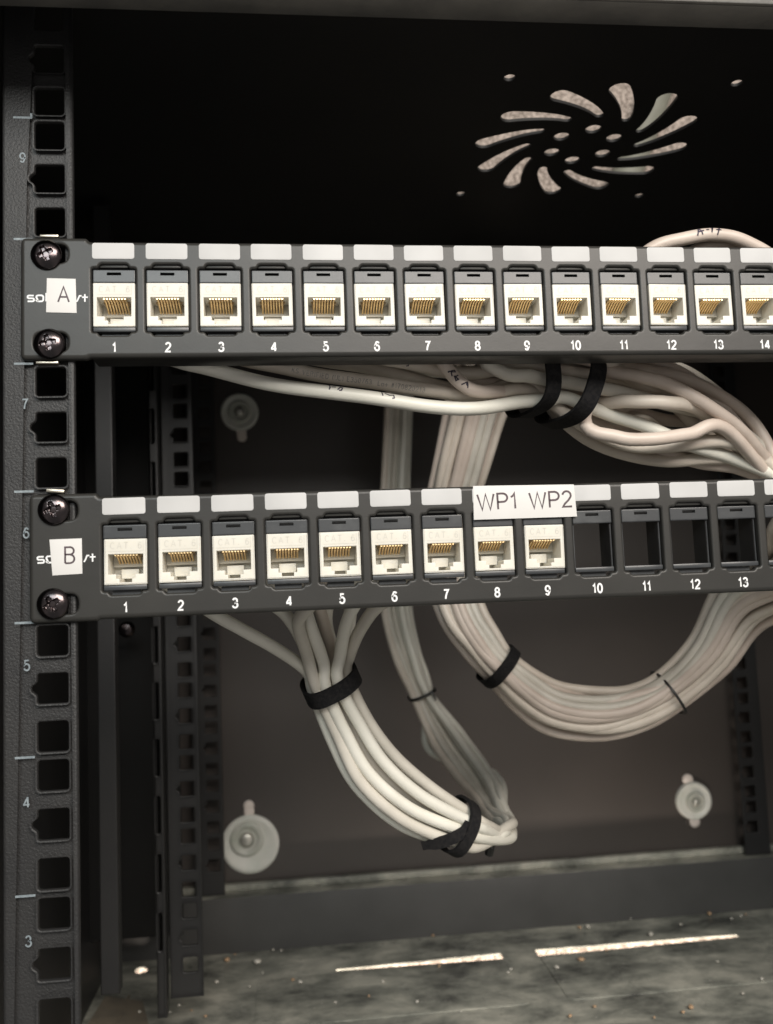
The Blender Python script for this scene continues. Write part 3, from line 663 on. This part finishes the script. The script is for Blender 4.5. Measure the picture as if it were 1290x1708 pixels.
# -- cables of panel B: gathered, strapped, folded at the bottom and back up behind
DOWN = [(552, 1140, 84, 32, 11), (585, 1215, 90, 36, 11), (625, 1285, 94, 42, 11), (690, 1340, 98, 42, 11), (765, 1378, 102, 31, 9)]
TURN = [(822, 1400, 112, 22, 7)]
UP = [(828, 1352, 190, 15, 8), (803, 1305, 260, 26, 10), (752, 1235, 312, 29, 9), (704, 1157, 325, 15, 7), (678, 1090, 325, 19, 8), (660, 1010, 325, 22, 8), (657, 900, 325, 22, 8), (660, 800, 325, 20, 8), (665, 700, 325, 20, 8), (668, 600, 325, 20, 8), (668, 430, 330, 20, 8), (668, 250, 340, 20, 8)]
STARTB = [[(360, 1028, 50), (405, 1052, 56), (460, 1082, 66), (512, 1120, 78)],
          [(455, 1010, 60), (490, 1045, 66), (520, 1105, 78)],
          [(520, 1000, 46), (498, 1035, 52), (512, 1090, 68)],
          [(505, 1000, 58), (517, 1040, 60), (540, 1105, 74)],
          [(525, 990, 66), (538, 1030, 72), (553, 1095, 84)],
          [(555, 990, 70), (545, 1040, 76), (560, 1100, 88)],
          [(605, 995, 50), (580, 1035, 58), (567, 1095, 74)],
          [(640, 1005, 52), (606, 1045, 62), (583, 1095, 78)],
          [(590, 985, 74), (585, 1030, 82), (576, 1100, 92)]]
A9 = [-.95, -.6, -.75, -.25, .1, .3, .45, .95, .75]; D9 = [-.2, .6, -.8, -.9, -.2, .9, -.9, -.3, .6]
for k in range(9):
    jx = pix(jackpos(5*U, XB, k)); s_ = STARTB[k]
    a_ = A9[k]; d_ = D9[k]
    P = [(jx[0], jx[1], 24), ((jx[0]+s_[0][0])/2, (jx[1]*.5+s_[0][1]*.5), 44)] + s_ + bundle_pts(DOWN+[(806, 1394, 108, 20, 8)], -a_, d_, 20+k, 2.0)
    u_ = A9[(k*4+2) % 9]*.5-a_*.5
    P += [(838+(k % 4)*5, 1397-(k % 3)*7+a_*5, 118+k*4), (842+(k % 3)*5, 1378-(k % 3)*4, 140+k*4)] + bundle_pts(UP, A9[(k*4+2) % 9], D9[(k*5+1) % 9], 50+k, 1.5)
    if k == 8: P[-10:-9] = [(715, 1250, 322)]
    lab = 'single white cable slanting in from the left to the strap under panel B' if k == 0 else 'white cable gathered in the strapped bundle hanging under panel B'
    cable(P, M_cab_w[(0, 0, 2, 0, 3)[k % 5]], lab, 'cables of the lower patch panel')

# ------------------------------------------------------------------ straps and ties
def strap(c, axis, ra, rb, wd, th, m, label, cat, name, up=None, tail=None, group=None, box=.75):
    """flat band around a bundle: centre c, axis along the bundle, ra across, rb in depth"""
    c = Vector(c); ax = Vector(axis).normalized(); v = Vector((0, 1, 0)); v = (v-ax*v.dot(ax)).normalized(); u = ax.cross(v)
    n = 56; vs = []; fs = []; sec = [(-wd/2, 0), (-wd/2+.3, th), (wd/2-.3, th), (wd/2, 0)]
    for i in range(n):
        a = 2*math.pi*i/n; k = 1+.02*math.sin(3*a+1)
        ca, sa = math.cos(a), math.sin(a); ca_ = math.copysign(abs(ca)**box, ca); sa_ = math.copysign(abs(sa)**box, sa)
        d = u*ca_*ra*k+v*sa_*rb*k; nn = (u*ca_/ra+v*sa_/rb).normalized()
        for s_, h in sec: vs.append(c+d+nn*h+ax*(s_+.4*math.sin(2*a)))
    for i in range(n):
        j = (i+1) % n
        for k in range(4): l = (k+1) % 4; fs.append((i*4+k, j*4+k, j*4+l, i*4+l))
    mb = MB().add(vs, fs)
    if tail:
        T = [at(*p) for p in tail]; T = catmull(T, 2.5); vs = []; fs = []
        for i, p in enumerate(T):
            t = (T[min(i+1, len(T)-1)]-T[max(i-1, 0)]).normalized(); sd = t.cross(Vector((0, 1, 0))).normalized(); f = th*.5
            ww = wd/2*min(.85, .45+.12*i)*(1 if i < len(T)-2 else .7)
            for s_, h in ((-ww, -f), (ww, -f), (ww, f), (-ww, f)): vs.append(p+sd*s_+Vector((0, 1, 0))*h)
        for i in range(len(T)-1):
            for k in range(4): l = (k+1) % 4; fs.append((i*4+k, (i+1)*4+k, (i+1)*4+l, i*4+l))
        fs += [(0, 1, 2, 3), tuple(len(vs)-4+k for k in range(4))]; mb.add(vs, fs)
    o = mb.build(name, m, None, 40); tag(o, label, cat, group); return o
c = at(885, 637, 36); strap(c, (1, .22, -.02), 12.8, 18.5, 6.6, 1.2, M_velcro, 'left black fabric strap round the cables under panel A, below port 9', 'cable strap', 'cable_strap')
c = at(951, 652, 37); strap(c, (1, .22, -.42), 14.5, 20, 7.2, 1.2, M_velcro, 'right black fabric strap round the cables under panel A, below port 10', 'cable strap', 'cable_strap')
c = at(552, 1140, 84); strap(c, at(585, 1215, 88)-at(530, 1090, 80)+Vector((0, 0, 0)), 11.8, 14.5, 7.5, 1.3, M_velcro, 'wide black fabric strap where the cables of panel B come together', 'cable strap', 'cable_strap')
c = at(763, 1377, 102); strap(c, at(800, 1396, 106)-at(722, 1352, 98), 11.5, 12.5, 6.0, 1.3, M_velcro, 'black fabric strap with a loose tail near the folded end of the panel B cables', 'cable strap', 'cable_strap', tail=[(781, 1370, 91), (774, 1386, 89), (754, 1399, 88.5), (732, 1406, 90), (704, 1411, 94)])
c = at(832, 1111, 160); strap(c, at(860, 1135, 160)-at(806, 1085, 160), 12.0, 16, 6.5, .9, M_velcro, 'black strap on the left side of the big cable loop below panel B', 'cable strap', 'cable_strap')
c = at(1114, 1156, 152); strap(c, at(1160, 1122, 150)-at(1070, 1178, 153), 11.7, 15, 1.6, 1.0, M_tie, 'thin black tie on the right side of the big cable loop', 'cable tie', 'cable_tie')
c = at(704, 1158, 325); strap(c, at(716, 1190, 325)-at(693, 1125, 325), 9.6, 12, 2.2, 1.0, M_tie, 'thin black tie round the narrow grey-looking cable run in the middle', 'cable tie', 'cable_tie', tail=[(718, 1153, 312), (724, 1160, 311), (727, 1168, 311)])
mb = MB(); tube(mb, catmull([at(812, 1398, 118), at(818, 1410, 118), at(816, 1424, 120)], 1.5), 2.2, 8); tube(mb, catmull([at(808, 1408, 118), at(822, 1414, 117)], 1.5), 1.6, 8)
tag(mb.build('cable_tie_end', M_tie), 'dark cut tie end poking out below the folded cable tips', 'cable tie end')

# ------------------------------------------------------------------ wall fixings
def fixing(px, py, r1, r2, label, shift=(0, 0), long=4, tabs=()):
    c = at(px, py, YB-.1); t = empty('wall_fixing', c, label, 'wall fixing', 'wall fixings on the back panel')
    k = r1
    lathe(MB(), [(k, 0), (k, -2.0), (k*.94, -3.2), (k*.84, -3.3), (k*.72, -1.9), (k*.2, -1.7)], 40).build('washer', M_washer, t, 40)
    for dx, dz, rr in tabs: slot_disc(t, dx, dz, rr)
    lathe(MB(), [(r2*.86, -1.8), (r2*.86, -3.6), (r2*.76, -4.6), (r2*.62, -4.4), (r2*.5, -2.6), (r2*.1, -2.5)], 32, (shift[0], 0, shift[1])).build('inner_washer', M_washer2, t, 40)
    mb = MB(); lathe(mb, [(r2*.38, -2.4), (r2*.38, -long), (r2*.32, -long-1.2), (r2*.25, -long-1.8), (.2, -long-1.9)], 24, (shift[0], 0, shift[1])); mb.build('screw_head', M_wscrew, t, 50)
def slot_disc(t, dx, dz, r):
    lathe(MB(), [(r, 0), (r, -.9), (r*.8, -1.6), (r*.3, -1.9)], 24, (dx, 0, dz)).build('lit_slot_disc', M_slot_lit, t, 60)  # pale disc added so the slot end looks like brightly lit wall
fixing(400, 688, 15.8, 11, 'round pale wall fixing on the back panel at upper left, with a pale slot end below', tabs=[(1.2, -20.5, 4.2), (.9, -17, 4.2)])
fixing(418, 1407, 22.8, 15.5, 'largest round pale wall fixing, low on the left of the back panel', (-2.5, 4), tabs=[(-.5, 29.5, 4.3), (-.3, 25, 4.3)])
fixing(1156, 1335, 15.6, 9.5, 'round pale wall fixing low on the right back panel, pale slot ends above and below', (1, -1), tabs=[(-3.5, 17.5, 4.7), (0, -17.5, 4.7)])
# pipe seen through the vent
q = [at(1040, 262, 410), at(1103, 185, 410)]
pp = MB(); pa = at(1032, 330, 415); pb = at(1108, 120, 415); d = (pb-pa); 
tube(pp, [pa-d*1.5+Vector((0, 0, 0)), pb+d*2], 13.5, 28)
o = pp.build('conduit_pipe', M_pipe, None, 60); tag(o, 'grey-green pipe on the wall above the cabinet, seen through the right vent slots', 'pipe')

# ------------------------------------------------------------------ dirt on the floor
def crumb(px, py, r, m, label, group):
    c = zf(px, py); bm = bmesh.new(); bmesh.ops.create_icosphere(bm, subdivisions=2, radius=1)
    sx, sy, sz = r*R.uniform(.8, 1.3), r*R.uniform(.7, 1.1), r*R.uniform(.5, .8)
    for v in bm.verts: v.co = Vector((v.co.x*sx, v.co.y*sy, v.co.z*sz))*R.uniform(.86, 1.12)
    for v in bm.verts: v.co += Vector((0, 0, sz*.7))
    o = MB().bm(bm).build('plaster_crumb', m, None, 60, loc=(c.x, c.y, ZF+1.0)); o.rotation_euler = (0, 0, R.uniform(0, 3)); tag(o, label, 'crumb', group); return o
for px, py, r, m, lab in ((430, 1609, 3.2, 0, 'largest white plaster crumb on the cabinet floor below the left fixing'), (379, 1605, 2.3, 1, 'orange-brown crumb on the cabinet floor beside the middle rail'), (1088, 1643, 0, 0, ''), (1086, 1562, 2.2, 0, 'pale crumb just in front of the right floor slit'), (970, 1604, 2.4, 1, 'tan crumb below the left part of the right floor slit'), (981, 1550, 2.0, 0, 'pale crumb behind the left end of the right floor slit'), (967, 1550, 1.8, 1, 'brown crumb behind the left end of the right floor slit'), (1153, 1684, 1.9, 1, 'yellow-brown crumb at the lower right of the cabinet floor'), (155, 1608, 1.8, 1, 'lone pinkish crumb in the dark corner beside the front rail'), (1184, 1527, 1.8, 1, 'tan crumb on the strip of floor behind the right slit'), (929, 1617, 1.7, 0, 'small white crumb near the gap between the floor slits'), (501, 1642, 1.6, 0, 'small white crumb in front of the left knock-out cover')):
    if r: crumb(px, py, r, (M_crumb, M_crumb2)[m], lab, 'loose crumbs on the cabinet floor')
for px, py in [(472, 1574), (455, 1588), (468, 1590), (438, 1626), (416, 1648), (490, 1636), (723, 1565), (732, 1614), (614, 1663), (852, 1620), (846, 1627), (1053, 1534), (1238, 1531), (1244, 1527), (1197, 1608), (1272, 1636), (992, 1681), (950, 1698), (360, 1640), (350, 1594), (393, 1594), (300, 1680), (318, 1688), (345, 1700), (232, 1690), (285, 1692), (695, 1674), (560, 1676), (1221, 1535), (1135, 1545), (1012, 1590), (1140, 1690), (1092, 1702), (1240, 1660), (770, 1690), (640, 1640)]:
    crumb(px+R.uniform(-2, 2), py+R.uniform(-2, 2), R.uniform(.8, 1.35), R.choice((M_crumb, M_crumb, M_crumb2)), 'tiny pale speck of grit scattered on the dusty cabinet floor', 'tiny specks of grit on the cabinet floor')
# tan patch at the lower left
Q = [(zf(a_, b_).x, zf(a_, b_).y) for a_, b_ in ((135, 1730), (255, 1735), (238, 1672), (176, 1664))]
mb = plate(MB(), Q if sarea(Q) > 0 else Q[::-1], [], 0, .8, .1); mb.v = [(x, z, ZF+1-y) for x, y, z in mb.v]
mb.box(zf(206, 1690).x-1, zf(206, 1690).x+.5, min(q[1] for q in Q), max(q[1] for q in Q)-3, ZF+.9, ZF+1.6)
tag(mb.build('cardboard_scrap', M_card, None, 0), 'flat tan scrap lying on the floor at the lower left beside the front rail', 'scrap')

sc.render.engine = 'CYCLES'
sc.cycles.max_bounces = 8
